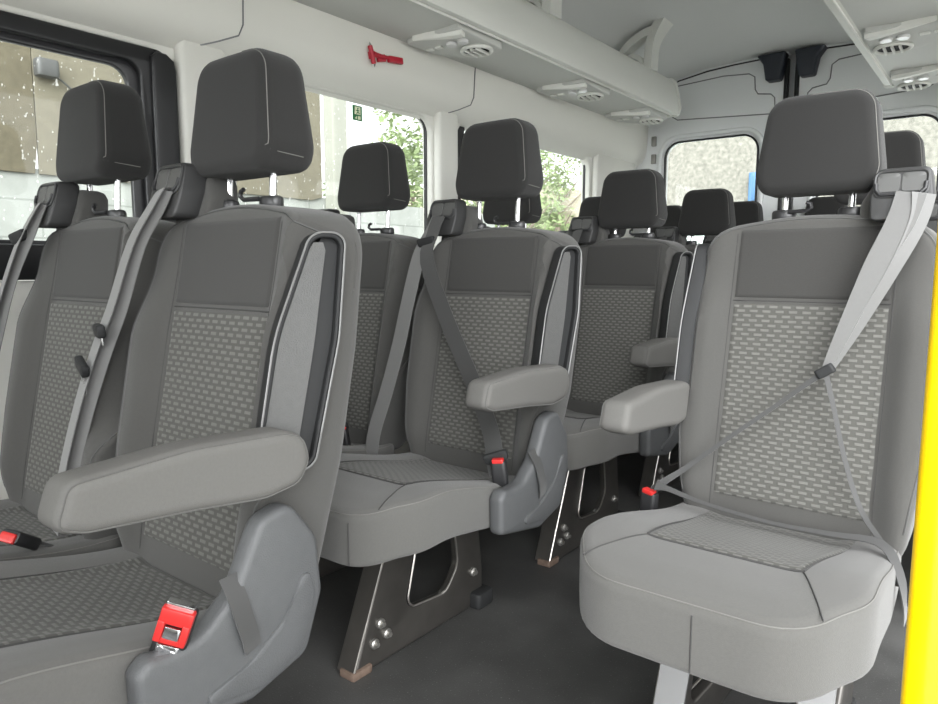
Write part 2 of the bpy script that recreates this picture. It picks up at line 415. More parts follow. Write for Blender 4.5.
CACHE = {}
def link(name, me, material, parent=None, label=None):
    if not me.materials: me.materials.append(material)
    o = bpy.data.objects.new(name, me); COL.objects.link(o)
    if parent is not None: o.parent = parent
    if label: o['label'] = label
    return o
def obj(name, mb, material, parent=None, label=None, mirror=False, sharp=40):
    return link(name, mb.mesh(name, mirror, sharp), material, parent, label)
def thing(name, label, cat, loc=(0, 0, 0), group=None, rotz=0):
    o = bpy.data.objects.new(name, None); COL.objects.link(o); o.empty_display_size = 0.1
    o.location = loc; o.rotation_euler = (0, 0, rotz); o['label'] = label; o['category'] = cat
    if group: o['group'] = group
    return o
def tag(o, label, cat, group=None, kind=None):
    o['label'] = label; o['category'] = cat
    if group: o['group'] = group
    if kind: o['kind'] = kind
    return o
def struct(o, label, cat):
    o['kind'] = 'structure'; o['label'] = label; o['category'] = cat; return o

# ------------------------------------------------------------------ the van body
WX = -1.83                                     # inner face of the left wall at window height
def wall_x(z): return WX - 0.05 * max(0, min(1, (1.0 - z) / 0.6))
def lw(u, v, w): return (wall_x(v) - 0.025 + w, u, v)      # (Y, Z, thickness) -> left wall
def rrect(a, b, c, d, r, n=None):
    return round_poly([(a, c, r), (b, c, r), (b, d, r), (a, d, r)], n)

# floor
f = MB(); f.box((-0.93, 0.925, -0.02), (2.0, 6.25, 0.04)); struct(obj('floor', f, M['floor']), 'black speckled vinyl floor of the minibus', 'floor')

# left wall
lower = plate(round_poly([(-2.2, 0, 0), (4.05, 0, 0), (4.05, 1.53, 0), (-2.2, 1.53, 0)], None),
              [rrect(-1.95, -0.95, 0.87, 1.45, 0.08), rrect(-0.62, 1.05, 0.87, 1.47, 0.05), rrect(1.25, 2.125, 0.93, 1.478, 0.06), rrect(2.285, 3.41, 0.93, 1.493, 0.07)],
              0.05, 0.008, lw, 'wall_left')
wl = struct(link('wall_left', lower, M['pillar']), 'pale left side wall of the minibus with three windows', 'wall')
# pillar covers stand proud of the wall
for a, b in ((1.066, 1.215), (2.137, 2.262), (3.44, 3.93)):
    p = MB(); out = round_poly([(a, 0.92, .02), (b, 0.92, .02), (b, 1.52, .02), (a, 1.52, .02)], 48)
    p.slab(out, -0.03, 0.0, 0.018, 0.004, lambda u, v, d: (wall_x(v) - d, u, v), caps=(0.5,))
    obj('pillar_cover', p, M['pillar'], wl)

# header over the windows, bulging inward
def header_profile():
    pr = [(-1.86, 1.470), (-1.835, 1.482), (-1.81, 1.497), (-1.785, 1.520), (-1.768, 1.545), (-1.76, 1.575), (-1.757, 1.63), (-1.752, 1.72), (-1.80, 1.74)]
    return pr
hd = MB(); pr = header_profile(); ys = [-0.7, 1.23, 1.236, 2.296, 2.302, 4.02]
for a, b in ((-2.2, 4.0),):
    n_ = 14
    R = [[(x, a + (b - a) * i / n_, z) for x, z in pr] for i in range(n_ + 1)]
    hd.rings(R, close=False)
hdo = struct(obj('trim_1', hd, M['trim'], sharp=60), 'pale padded header trim running above the left windows', 'trim')
for y in (1.2375, 2.3015):
    g = MB(); g.tube([(x + 0.002, y - 0.18 * sstep(1.53, 1.46, z) if False else y - (0.16 * sstep(1.56, 1.47, z) if z < 1.56 else 0), z) for x, z in
                      [(-1.835, 1.483), (-1.81, 1.498), (-1.785, 1.521), (-1.768, 1.546), (-1.76, 1.576), (-1.757, 1.63), (-1.752, 1.70)]], 0.0022)
    obj('panel_seam', g, M['groove'], hdo)

# ceiling: a shallow vault
cl = MB(); cpro = [(-1.80, 1.70), (-1.765, 1.80), (-1.70, 1.90), (-1.60, 1.955), (-1.45, 1.985), (-1.2, 2.0), (-0.97, 2.004), (-0.74, 2.0), (-0.5, 1.985), (-0.34, 1.955), (-0.24, 1.90), (-0.175, 1.80), (-0.14, 1.70)]
cl.rings([[(x, y, z + (z - 1.70) * 0.30 * sstep(4.0, 3.35, y)) for x, z in cpro] for y in [-2.2 + 5.4 * i / 10 for i in range(11)] + [3.3, 3.4, 3.5, 3.6, 3.7, 3.8, 3.9, 4.0, 4.05]], close=False)
cl.rings([[(x * 1.02 + .02, y, z + .13) for x, z in cpro] for y in [-2.2, 4.05]], close=False)
struct(obj('ceiling', cl, M['ceiling'], sharp=60), 'grey headlined ceiling of the minibus', 'ceiling')

# right wall behind the side door
def rw(u, v, w): return (-0.035 + w, u, v)
rwm = plate(round_poly([(2.0, 0, 0), (4.05, 0, 0), (4.05, 1.75, 0), (2.0, 1.75, 0)], None), [rrect(2.15, 2.95, 0.93, 1.48, 0.06), rrect(3.1, 3.85, 0.93, 1.48, 0.06)], 0.05, 0.006, rw, 'wall_right')
struct(link('wall_right', rwm, M['pillar']), 'right side wall behind the open side door', 'wall')
rfm = plate(round_poly([(-2.2, 0, 0), (-0.42, 0, 0), (-0.42, 1.75, 0), (-2.2, 1.75, 0)], None), [rrect(-1.95, -0.95, 0.87, 1.45, 0.08)], 0.05, 0.006, rw, 'wall_right')
struct(link('wall_right', rfm, M['pillar']), 'unseen right side wall of the cab, added to block light in front of the open side door', 'wall')  # unseen cab side, added to keep front light off the left seats
cbm = plate(round_poly([(-1.88, 0, 0), (-0.03, 0, 0), (-0.03, 1.75, 0), (-0.3, 2.0, 0), (-1.65, 2.0, 0), (-1.88, 1.75, 0)], None), [rrect(-1.72, -0.2, 0.95, 1.62, 0.12)], 0.05, 0.006, lambda u, v, w: (u, -2.2 + w, v), 'wall_front')
struct(link('wall_front', cbm, M['pillar']), 'unseen front end of the cab with the windscreen opening, added to block light', 'wall')  # unseen cab front, added to cut the light coming from ahead
dh = MB(); dh.box((-0.09, 0.79, 1.73), (0.09, 2.42, 0.09), 0.02)
struct(obj('trim_2', dh, M['trim']), 'header above the open side door', 'trim')

# windows of the left wall
def pane(name, y0, y1, z0, z1, m, label, x=-0.03):
    p = MB(); p.slab(rrect(y0, y1, z0, z1, 0.05, 48), -0.0025, 0.0025, 0.001, 0.001, lambda u, v, d: (wall_x(v) + x - d, u, v), caps=(0.5,), seg=1)
    return p
w1 = plate(rrect(-0.61, 1.045, 0.872, 1.468, 0.035), [rrect(-0.5, 0.965, 0.955, 1.425, 0.04)], 0.03, 0.006, lambda u, v, w: (wall_x(v) + 0.0 + w, u, v), 'window_1')
w1o = struct(link('window_1', w1, M['blackframe']), 'sliding window in a thick black frame, beside the front row', 'window')
w1b = plate(rrect(-0.52, 0.982, 0.935, 1.437, 0.04), [rrect(-0.48, 0.938, 0.965, 1.408, 0.045)], 0.018, 0.005, lambda u, v, w: (wall_x(v) - 0.012 + w, u, v), 'inner_frame')
link('inner_frame', w1b, M['blackframe2'], w1o)
tr_ = MB(); tr_.tube([(WX - 0.004, 0.972, 0.96), (WX - 0.004, 0.972, 1.40)], 0.004); tr_.tube([(WX + 0.004, -0.5, 0.925), (WX + 0.004, 0.97, 0.925)], 0.003)
obj('slider_track', tr_, M['bolt'], w1o)
obj('window_pane', pane('p', -0.5, 0.96, 0.95, 1.43, M['wetglass'], ''), M['wetglass'], w1o)
pp_ = MB(); pp_.slab(round_poly([(0.99, .88, .01), (1.058, .88, .01), (1.058, 1.46, .05), (0.99, 1.46, .01)], 48), -0.028, 0.0, 0.008, 0.002, lambda u, v, d: (wall_x(v) - d, u, v), caps=(0.5,))
obj('pillar_panel', pp_, M['blackframe'], w1o, label='flat black pillar panel')
for nm, (a, b, c, d) in (('window_2', (1.24, 2.133, 0.92, 1.488)), ('window_3', (2.275, 3.42, 0.92, 1.503))):
    fr = plate(rrect(a, b, c, d, 0.06), [rrect(a + .014, b - .014, c + .014, d - .012, 0.05)], 0.014, 0.003, lambda u, v, w: (wall_x(v) - 0.030 + w, u, v), nm)
    wo_ = struct(link(nm, fr, M['blackframe']), 'side window with black rubber seal, ' + ('between the first and second rows' if nm == 'window_2' else 'beside the third row'), 'window')
    obj('window_pane', pane('p', a + .005, b - .005, c + .005, d - .005, M['glass'], '', -0.034), M['wetglass'] if nm == 'window_2' else M['glass'], wo_)
    if nm == 'window_3':
        k = MB(); k.slab(round_poly([(2.29, 1.05, .01), (2.325, 1.05, .01), (2.325, 1.17, .02), (2.34, 1.25, .02), (2.325, 1.33, .02), (2.33, 1.42, .02), (2.36, 1.485, .01), (2.29, 1.485, .01)], 64), -0.012, 0.0, 0.004, 0.001, lambda u, v, d: (wall_x(v) - 0.025 - d, u, v), caps=(0.5,))
        obj('window_latch', k, M['black'], wo_)

# rear end: frame wall and two doors
YR = 4.0
arch = [(-1.95, 0, 0), (0.0, 0, 0), (0.0, 1.70, .1), (-0.17, 1.93, .1), (-0.5, 2.01, .2), (-0.97, 2.03, .3), (-1.45, 2.01, .2), (-1.78, 1.93, .1), (-1.95, 1.70, .1)]
bk = plate(round_poly(arch, None), [rrect(-1.72, -1.05, .95, 1.68, .08), rrect(-0.9, -0.24, .95, 1.68, .08)], 0.04, 0.002, lambda u, v, w: (u, YR + 0.07 + w, v), 'wall_back')
struct(link('wall_back', bk, M['doorwhite']), 'white rear body frame around the back doors', 'wall')
def rear_door(name, s, label):
    # s=-1 left leaf, +1 right leaf, mirrored about the centre gap
    cx = -0.978
    def X(d): return cx + s * d
    def mp(u, v, w): return (cx + s * u, YR + w, v)
    o = plate(round_poly([(0.022, 0.02, .01), (0.86, 0.02, .02), (0.86, 1.72, .08), (0.73, 1.915, .05), (0.60, 1.972, .1), (0.42, 2.0, .2), (0.022, 2.012, .01)], None),
              [rrect(0.150, 0.665, 1.02, 1.612, .085)], 0.05, 0.008, mp, name)
    d = struct(link(name, o, M['doorwhite']), label, 'door')
    ring = plate(rrect(0.110, 0.705, 0.98, 1.652, .12), [rrect(0.135, 0.68, 1.005, 1.627, .10)], 0.03, 0.010, lambda u, v, w: mp(u, v, w - 0.032), 'pressed_rim')
    link('pressed_rim', ring, M['doorwhite'], d)
    seal = plate(rrect(0.146, 0.670, 1.015, 1.616, .09), [rrect(0.156, 0.659, 1.027, 1.606, .08)], 0.02, 0.004, lambda u, v, w: mp(u, v, w - 0.024), 'window_seal')
    link('window_seal', seal, M['blackframe'], d)
    g = MB(); g.slab(rrect(0.152, 0.663, 1.022, 1.61, .08, 48), -.002, .002, .001, .001, mp, caps=(.5,), seg=1); obj('window_pane', g, M['glass'], d)
    for pts in ([(0.60, 1.735), (0.655, 1.77), (0.665, 1.83), (0.62, 1.92), (0.35, 1.935), (0.215, 1.925), (0.185, 1.905), (0.18, 1.84), (0.165, 1.815), (0.10, 1.805), (0.08, 1.785), (0.075, 1.725), (0.085, 1.70)],
                [(0.08, 1.703), (0.60, 1.735)]):
        t = MB(); t.tube([(X(u), YR - 0.026, v) for u, v in pts], 0.0032); obj('panel_groove', t, M['groove'], d)
    t = MB(); t.tube([(X(u), YR - 0.026, v) for u, v in ((0.03, 1.992), (0.3, 1.984), (0.44, 1.974), (0.60, 1.948), (0.71, 1.90), (0.80, 1.78))], 0.004); obj('top_seal', t, M['blackframe2'], d)
    t = MB(); t.box((X(0.026), YR - 0.02, 1.3), (0.022, 0.03, 1.34), 0.006); obj('edge_seal', t, M['blackframe'], d)
    l = MB(); l.slab(round_poly([(0.045, 1.86, .012), (0.115, 1.86, .012), (0.13, 1.945, .01), (0.165, 1.995, .005), (0.02, 1.995, .005), (0.03, 1.93, .01)], 48), -0.09, -0.02, 0.012, 0.002, mp, caps=(.5,))
    obj('door_latch', l, M['latch'], d, label='blue black latch cover at the top corner')
    for z in (1.66, 1.56):
        k = MB(); k.box((X(0.735), YR - 0.03, z - .03), (0.028, 0.02, 0.055), 0.006); obj('rubber_buffer', k, M['bolt'], d)
    return d
rear_door('door_1', -1, 'left white rear door with rounded window and pressed panel lines')
rear_door('door_2', 1, 'right white rear door partly behind the single seat headrest')

# ------------------------------------------------------------------ overhead luggage racks
def rack(cx, s, name, label, units, y0, y1, hoops):
    """s=+1: wall on -x side (left rack); s=-1 mirrored"""
    mir = s < 0
    off = -0.97
    r = thing(name, label, 'luggage rack', (off, 0, 0), 'overhead luggage racks')
    # cross-section in (x from centre line, z); left side is negative x
    pro = [(-0.785, 1.702), (-0.50, 1.690), (-0.478, 1.684), (-0.464, 1.686), (-0.457, 1.70), (-0.462, 1.76), (-0.478, 1.82), (-0.492, 1.852), (-0.508, 1.866), (-0.526, 1.862), (-0.534, 1.842),
           (-0.532, 1.80), (-0.56, 1.725), (-0.785, 1.735)]
    b = MB(); R = [[(x, y, z) for x, z in pro] for y in [y0 + (y1 - y0) * i / 10 for i in range(11)]]
    R = R + [[(x, y1 + 0.012, z) for x, z in pro]]
    o = b.rings(R)
    n = len(pro)
    b.f.append(tuple(o + i for i in range(n))); b.f.append(tuple(o + len(R[:-1]) * n + i for i in reversed(range(n))))
    obj('rack_shell', b, M['rack'], r, mirror=mir, sharp=50)
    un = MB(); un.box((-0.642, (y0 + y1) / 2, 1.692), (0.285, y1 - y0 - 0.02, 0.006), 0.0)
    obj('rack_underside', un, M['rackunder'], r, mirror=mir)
    e = MB(); cap = round_poly([(-0.785, 1.70, .01), (-0.46, 1.676, .02), (-0.448, 1.72, .02), (-0.475, 1.85, .02), (-0.505, 1.88, .02), (-0.545, 1.87, .02), (-0.57, 1.75, .03), (-0.785, 1.75, .01)], 96)
    e.slab(cap, y1 + 0.008, y1 + 0.026, 0.006, 0.006, lambda u, v, d: (u, d, v), caps=(.5,), seg=2)
    obj('end_cap', e, M['rack'], r, mirror=mir)
    ed = MB(); ed.tube([(-0.490, y0, 1.683), (-0.490, y1 - 0.01, 1.683)], 0.004); obj('edge_bead', ed, M['racklip'], r, mirror=mir)
    for (u0, u1) in units:
        L = u1 - u0
        def pod(u, v, d): return (u, v, d - 0.06 * max(0.0, v - u0))
        def podv(mb): mb.v = [pod(*v) for v in mb.v]; return mb
        base = MB(); out = round_poly([(-0.765, u0 + .02, .01), (-0.515, u0 + 0.0, .01), (-0.505, u1 - 0.02, .02), (-0.56, u1, .02), (-0.66, u1 + .0, .02), (-0.745, u1 - .10, .02)], 64)
        base.slab(out, 1.674, 1.692, 0.006, 0.001, lambda u, v, d: pod(u, v, d) if d < 1.689 else (u, v, d), caps=(.8, .5), seg=2)
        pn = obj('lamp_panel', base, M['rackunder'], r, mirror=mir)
        wd = MB(); out = round_poly([(-0.765, u0 + .00, .004), (-0.515, u0 + .015, .004), (-0.525, u0 + .055, .01)], 48)
        wd.slab(out, 1.658, 1.682, 0.004, 0.001, lambda u, v, d: (u, v, d + 0.016 * sstep(-0.52, -0.77, u)), caps=(.5,), seg=2)
        obj('light_wedge', wd, M['racklip'], pn, mirror=mir)
        ln = MB()
        for k in range(2): ln.cyl((-0.62 + .05 * k, u0 + .095, 1.676), (-0.62 + .05 * k, u0 + .095, 1.664), 0.020, 16, bev=.003)
        obj('lamp_lens', podv(ln), M['lens'], pn, mirror=mir)
        bt = MB()
        for k in range(2): bt.box((-0.72 + .04 * k, u0 + .10, 1.672), (0.03, 0.016, 0.008), 0.003)
        obj('switch', podv(bt), M['rack'], pn, mirror=mir)
        c = Vector((-0.58, u0 + .185, 1.672)); vr = MB()
        vr.tube([c + Vector((0.055 * math.cos(t), 0.046 * math.sin(t), -.004)) for t in [2 * PI * i / 28 for i in range(28)]], 0.007, 8, True)
        vn = obj('air_vent', podv(vr), M['rack'], pn, mirror=mir)
        dk = MB(); dk.slab([(c.x + 0.054 * math.cos(t), c.y + 0.045 * math.sin(t)) for t in [2 * PI * i / 28 for i in range(28)]], 1.668, 1.676, .001, .001, lambda u, v, d: (u, v, d), caps=(.5,), seg=1)
        obj('vent_core', podv(dk), M['trimdark'], pn, mirror=mir)
        for k in (-1, 0, 1):
            sl = MB(); sl.box((c.x + k * .024, c.y, 1.664), (0.007, 0.074, 0.012), 0.002); obj('vent_slat', podv(sl), M['rack'], pn, mirror=mir)
    for y in hoops:
        h = MB()
        pts = [(-0.505, y, 1.855), (-0.503, y, 1.92), (-0.498, y + .005, 1.98), (-0.48, y + .01, 2.03), (-0.44, y + .012, 2.085)]
        h.ribbon(pts, (0, 1, 0), [0.085, 0.08, 0.08, 0.095, 0.12], 0.04)
        h.ribbon([(-0.485, y, 2.035), (-0.55, y, 2.02), (-0.63, y, 1.97), (-0.685, y, 1.88), (-0.70, y, 1.74)], (0, 1, 0), [0.08, .07, .07, .075, .085], 0.035)
        h.ribbon([(-0.53, y - .01, 1.85), (-0.55, y - .01, 1.91), (-0.60, y - .01, 1.93), (-0.65, y - .01, 1.89), (-0.67, y - .01, 1.76)], (0, 1, 0), 0.05, 0.02)
        obj('roof_bracket', h, M['rack'], r, mirror=mir, sharp=70)
    return r
rack(-0.97, 1, 'overhead_luggage_rack', 'long pale luggage rack along the left side above the windows', [(1.86, 2.12), (2.70, 2.96), (3.36, 3.60)], 0.2, 3.60, (2.42, 3.35))
rack(-0.97, -1, 'overhead_luggage_rack', 'pale luggage rack end at the top right above the single seats', [(1.95, 2.2), (2.72, 2.97), (3.36, 3.58)], 1.6, 3.60, (2.42, 3.35))

# ------------------------------------------------------------------ seats
LEAN = 0.2
SEATMESH = {}
def lean(v): return LEAN * (v - 0.42)
def bol(u, v):
    """side bolsters standing forward of the back panel"""
    return -0.036 * sstep(0.125, 0.175, abs(u)) * (0.35 + 0.65 * sstep(0.90, 0.78, v)) * sstep(0.36, 0.5, v)
CHAMFER = [0.160]
def bodyfront(u, v):
    """front of the backrest; the aisle side (u > 0) falls away where the side trim sits"""
    return bol(u, v) + 0.095 * sstep(CHAMFER[0], CHAMFER[0] + .046, u) * sstep(0.56, 0.66, v) * sstep(0.985, 0.95, v)
def backmap(u, v, d): return (u, d + lean(v), v)
def cush_top(u, v):
    t = 0.468 - 0.068 * sstep(-0.40, 0.02, v) + 0.012 * sstep(0.09, 0.17, abs(u)) * sstep(-0.48, -0.30, v) - 0.012 * sstep(-0.44, -0.52, v)
    return t
BACK_OUT = [(-0.185, 0.375, .04), (0.185, 0.375, .04), (0.212, 0.60, .1), (0.214, 0.78, .2), (0.200, 0.980, .080), (0.0, 1.012, .6), (-0.200, 0.980, .080), (-0.214, 0.78, .2), (-0.212, 0.60, .1)]
CUSH_OUT = [(-0.20, 0.06, .03), (-0.214, -0.20, .1), (-0.216, -0.40, .1), (-0.15, -0.515, .10), (0.15, -0.515, .10), (0.216, -0.40, .1), (0.214, -0.20, .1), (0.20, 0.06, .03)]

def seat_meshes(sx, detail):
    key = (sx, detail)
    if key in SEATMESH: return SEATMESH[key]
    mir = sx < 0; D = {}; CHAMFER[0] = 0.160 if not mir else 0.186
    def put(k, mb, m, sharp=40): me = mb.mesh(k, mir, sharp); me.materials.append(M[m]); D[k] = me
    caps = (0.96, 0.9, 0.84, 0.78, 0.72, 0.66, 0.6, 0.52, 0.4, 0.2) if detail else (0.85, 0.7, 0.5, 0.25)
    no = 128 if detail else 64
    bo = round_poly(BACK_OUT, no)
    b = MB(); b.slab(bo, 0.0, 0.128, 0.018, 0.03, backmap, bodyfront, lambda u, v: -0.002 * sstep(0.6, 0.98, v), caps, 5); put('backrest', b, 'fabric')
    # upper plain panel and dashed lower panel, both pads let into the front
    def pad(x, z0, z1, k, m, uvon):
        g = MB(); nu, nv = 28, 36
        def fn(u, v):
            e = min(x - abs(u), v - z0, z1 - v)
            d = bol(u, v) - 0.0035 + 0.008 * sstep(0.008, 0.0, e)
            return backmap(u, v, d)
        us = [-x, -x + .003, -x + .007] + [-x + .012 + (2 * x - .024) * i / nu for i in range(nu + 1)] + [x - .007, x - .003, x]
        vs = [z0, z0 + .003, z0 + .007] + [z0 + .012 + (z1 - z0 - .024) * i / nv for i in range(nv + 1)] + [z1 - .007, z1 - .003, z1]
        g.grid(fn, us, vs, lambda u, v: (u + 1, v))
        put(k, g, m, 60)
    pad(0.136, 0.44, 0.832, 'patterned_panel', 'insert', True)
    pad(0.136, 0.836, 0.982, 'headroom_panel', 'headroom', False)
    # dark seams round the panels
    s = MB()
    for x in (-0.1375, 0.1375): s.tube([backmap(x, 0.42 + .55 * i / 16, bol(x, 0.42 + .55 * i / 16) + .0005) for i in range(17)], 0.0014, 5)
    s.tube([backmap(-0.134 + .268 * i / 10, 0.834, bol(-0.134 + .268 * i / 10, .834) + .0005) for i in range(11)], 0.0014, 5)
    put('panel_seam', s, 'seam')
    e = MB(); ii = inset(bo, 0.007); e.tube([backmap(u, v, edge_d(.007, .018) - .0005 + bodyfront(u, v)) for u, v in ii if v > 0.44], 0.0016, 5); put('edge_stitching', e, 'piping')
    # cushion
    co = round_poly(CUSH_OUT, no)
    c = MB(); c.slab(co, 0.0, 0.108, 0.020, 0.014, lambda u, v, d: (u, v, cush_top(u, v) - d + (0.04 if False else 0)), None, lambda u, v: -0.02 * sstep(-0.4, 0.0, v), caps, 5); put('cushion', c, 'litcloth')
    g = MB()
    def cfn(u, t):
        v = -0.35 + t * 0.34; x = u * (0.118 + 0.02 * t)
        e = min((1 - abs(u)) * 0.12, t * 0.34)
        return (x, v, cush_top(x, v) + 0.003 - 0.006 * sstep(0.008, 0.0, e))
    us = [-1, -.97, -.94] + [-.9 + 1.8 * i / 20 for i in range(21)] + [.94, .97, 1]; ts = [0, .012, .025, .04] + [.06 + .94 * i / 20 for i in range(21)]
    g.grid(cfn, us, ts, lambda u, t: (u * .125 + 1, t * 0.34)); put('cushion_panel', g, 'insert', 60)
    st = MB(); ii = inset(co, 0.008); st.tube([(u, v, cush_top(u, v) - edge_d(.005, .020) + .0006) for u, v in inset(co, 0.005)], 0.0011, 5, True); put('cushion_stitching', st, 'stitch')
    sm = MB()
    for x in ((-0.017,) if mir else (0.125, -0.15)):
        yy = min(v for u, v in co if abs(u - x) < .012)
        fs = MB(); fs.tube([(x, yy - .0004, 0.438 - .082 * i / 8) for i in range(9)], 0.0012, 4); put('front_seam' + ('' if abs(x) < .13 else '_b'), fs, 'seam')
    for sg in (-1, 1): sm.tube([(sg * (0.118 + .018 * t), -0.35 + .34 * t, cush_top(sg * .12, -0.35 + .34 * t) + .001) for t in [i / 10 for i in range(11)]], 0.002, 4)
    sm.tube([(-0.118 + .236 * i / 10, -0.352, cush_top(-0.118 + .236 * i / 10, -.352) + .0008) for i in range(11)], 0.002, 4)
    for sg in (-1, 1): sm.tube([(sg * (0.118 + .05 * t), -0.352 - .125 * t, cush_top(sg * (0.118 + .05 * t), -0.352 - .125 * t) + .0004) for t in [i / 12 for i in range(13)]], 0.0013, 4)
    put('cushion_seam', sm, 'seam')
    # headrest
    ho = round_poly([(-0.102, 1.045, .035), (0.102, 1.045, .035), (0.115, 1.085, .05), (0.095, 1.240, .045), (-0.095, 1.240, .045), (-0.115, 1.085, .05)], no)
    def hm(u, v, d): return (u, 0.118 + d + 0.10 * (v - 1.03), v)
    hf = lambda u, v: -0.006 * (1 - (u / .12) ** 2)
    hb = lambda u, v: 0.022 * sstep(1.24, 1.05, v)
    h = MB(); h.slab(ho, 0.0, 0.092, 0.020, 0.034, hm, hf, hb, caps, 5); put('headrest', h, 'darkfab')
    hi = inset(ho, 0.004); k0 = min(range(len(hi)), key=lambda k: abs(hi[k][0] + .05) + (9 if hi[k][1] > 1.1 else 0)); hi = hi[k0:] + hi[:k0]
    if mir: hi = [(-u, v) for u, v in hi]
    hp = [hm(u, v, edge_d(.004, .020) - .0006 + hf(u, v)) for u, v in hi if (u > 0.03 and v > 1.082 if not mir else (u < .02 and v > 1.06))]
    if not mir:
        hp.sort(key=lambda p: -p[2])
        us = max(u for u, v in ho if abs(v - 1.070) < .006)
        hp += [hm(us - .02 * (1 - math.sin(a_)), 1.078 - .003 * a_, .02 * (1 - math.cos(a_)) - .0004 + hf(us, 1.078)) for a_ in (.45, .8, 1.2)]
        hp += [hm(us + .0004, 1.073 - .004 * k / 5, 0.016 + 0.012 * k) for k in range(1, 6)]
    hs = MB(); hs.tube(hp, 0.0009, 5); put('headrest_stitching', hs, 'stitch')
    for k, x in (('headrest_post', -0.062), ('headrest_post_b', 0.062)):
        p = MB(); p.cyl((x, 0.168, 0.95), (x, 0.176, 1.09), 0.0062, 14); put(k, p, 'chrome')
        q = MB(); q.slab([(x + .024 * math.cos(t), 0.168 + .017 * math.sin(t)) for t in [2 * PI * i / 24 for i in range(24)]], -1.019, -1.0, 0.006, 0.001, lambda u, v, d: (u, v, -d), caps=(.5,), seg=2)
        if x > 0: q.tube([(x - .012, .152, 1.014), (x - .048, .148, 1.014), (x - .056, .147, 1.020), (x - .054, .147, 1.028), (x - .046, .147, 1.031)], 0.004, 8)
        put(k.replace('post', 'sleeve'), q, 'sleeve')
    # side trim of the backrest on the aisle side
    to = round_poly([(-0.008, 0.61, .02), (0.072, 0.61, .02), (0.084, 0.80, .3), (0.078, 0.952, .022), (0.028, 0.952, .022), (-0.006, 0.80, .3)], None)
    ti = round_poly([(-0.002, 0.618, .014), (0.066, 0.618, .014), (0.077, 0.80, .3), (0.072, 0.944, .016), (0.034, 0.944, .016), (0.002, 0.80, .3)], None)
    k1, k0_ = (0.40, 0.178) if not mir else (0.10, 0.199)
    def tm(u, v, w): return (k0_ + (u + .012) * k1 + w * .9 + 0.006 * sstep(0.95, 0.75, v), u - .026 - w * .38 + lean(v), v)
    me = plate(to, [ti], 0.036, 0.004, tm, 'side_trim', mir); me.materials.append(M['trimdark']); D['side_trim'] = me
    t = MB(); t.slab(round_poly([(-0.004, 0.614, .01), (0.042, 0.614, .01), (0.048, 0.80, .3), (0.050, 0.935, .012), (0.036, 0.938, .01), (0.0, 0.80, .2)], 64), 0.012, -0.02, -0.003, 0.002, lambda u, v, d: tm(u, v, d + .002), caps=(.5,), seg=2); put('side_trim_panel', t, 'trimlight')
    t = MB(); t.slab(round_poly([(0.038, 0.614, .01), (0.069, 0.614, .01), (0.080, 0.80, .3), (0.075, 0.945, .01), (0.044, 0.945, .01), (0.044, 0.80, .2)], 64), 0.003, -0.02, -0.001, 0.002, lambda u, v, d: tm(u, v, d), caps=(.5,), seg=2); put('side_trim_channel', t, 'trimdark')
    t = MB(); t.tube([tm(u, v, 0.0185) for u, v in to], 0.0016, 5, True); t.tube([tm(0.0435 + 0.004 * math.sin((v - .62) * 9), v, 0.012) for v in [.62 + .315 * i / 12 for i in range(13)]], 0.0018, 5); put('side_trim_bead', t, 'rim')
    # armrest
    ao = round_poly([(-0.288, 0.630, .014), (-0.255, 0.618, .03), (-0.13, 0.608, .2), (-0.03, 0.596, .1), (0.028, 0.604, .03), (0.048, 0.635, .03), (0.038, 0.672, .03), (0.005, 0.684, .05), (-0.13, 0.690, .3), (-0.272, 0.680, .02)], 96)
    a = MB(); a.slab(ao, -0.268, -0.211, 0.014, 0.012, lambda u, v, d: (-d, u, v), None, None, (0.9, 0.7, 0.4), 4); put('armrest', a, 'arm')
    a = MB(); a.tube([(0.268 - edge_d(.004, .014) + .0004, u, v) for u, v in inset(ao, 0.004)], 0.0011, 5, True); put('armrest_stitching', a, 'litcloth')
    # lower side shield
    so = round_poly([(-0.203, 0.345, .012), (-0.05, 0.318, .03), (0.045, 0.345, .03), (0.076, 0.43, .03), (0.068, 0.515, .04), (0.022, 0.578, .03), (-0.028, 0.565, .03), (-0.072, 0.478, .05), (-0.118, 0.440, .05), (-0.165, 0.436, .02), (-0.188, 0.440, .012), (-0.205, 0.425, .012)], 128)
    t = MB()
    n_ = len(so)
    sh = plate(so, [], 0.036, 0.011, lambda u, v, w: (0.232 + w, u, v), 'side_shield', mir); sh.materials.append(M['plastic']); D['side_shield'] = sh
    t = MB(); t.slab(round_poly([(-0.16, 0.352, .01), (-0.04, 0.335, .02), (0.035, 0.36, .02), (0.058, 0.43, .02), (0.045, 0.49, .03), (0.01, 0.42, .06), (-0.06, 0.375, .05)], 64), -0.2545, -0.240, 0.004, 0.001, lambda u, v, d: (-d, u, v), caps=(.5,), seg=2); put('shield_rib', t, 'plastic')
    t = MB(); t.ribbon([(0.236, -0.072, 0.500), (0.250, -0.070, 0.478), (0.258, -0.066, 0.45), (0.259, -0.058, 0.42), (0.253, -0.050, 0.395)], (0, 0.95, 0.3), 0.026, .002); put('strap', t, 'beltdark')
    # belt guide at the outer shoulder
    gp = round_poly([(0.108, 0.985, .010), (0.196, 0.985, .010), (0.204, 1.030, .02), (0.196, 1.080, .012), (0.112, 1.080, .012), (0.104, 1.030, .02)], 64)
    def gf(u, v, d): return (-u, 0.060 + (v - 0.945) * 0.30 + d, v)
    g = MB(); g.slab(gp, 0.0, 0.060, 0.0045, 0.012, gf, None, lambda u, v: -0.012 * sstep(1.02, 1.08, v), (.6,), 3)
    put('belt_guide', g, 'guide')
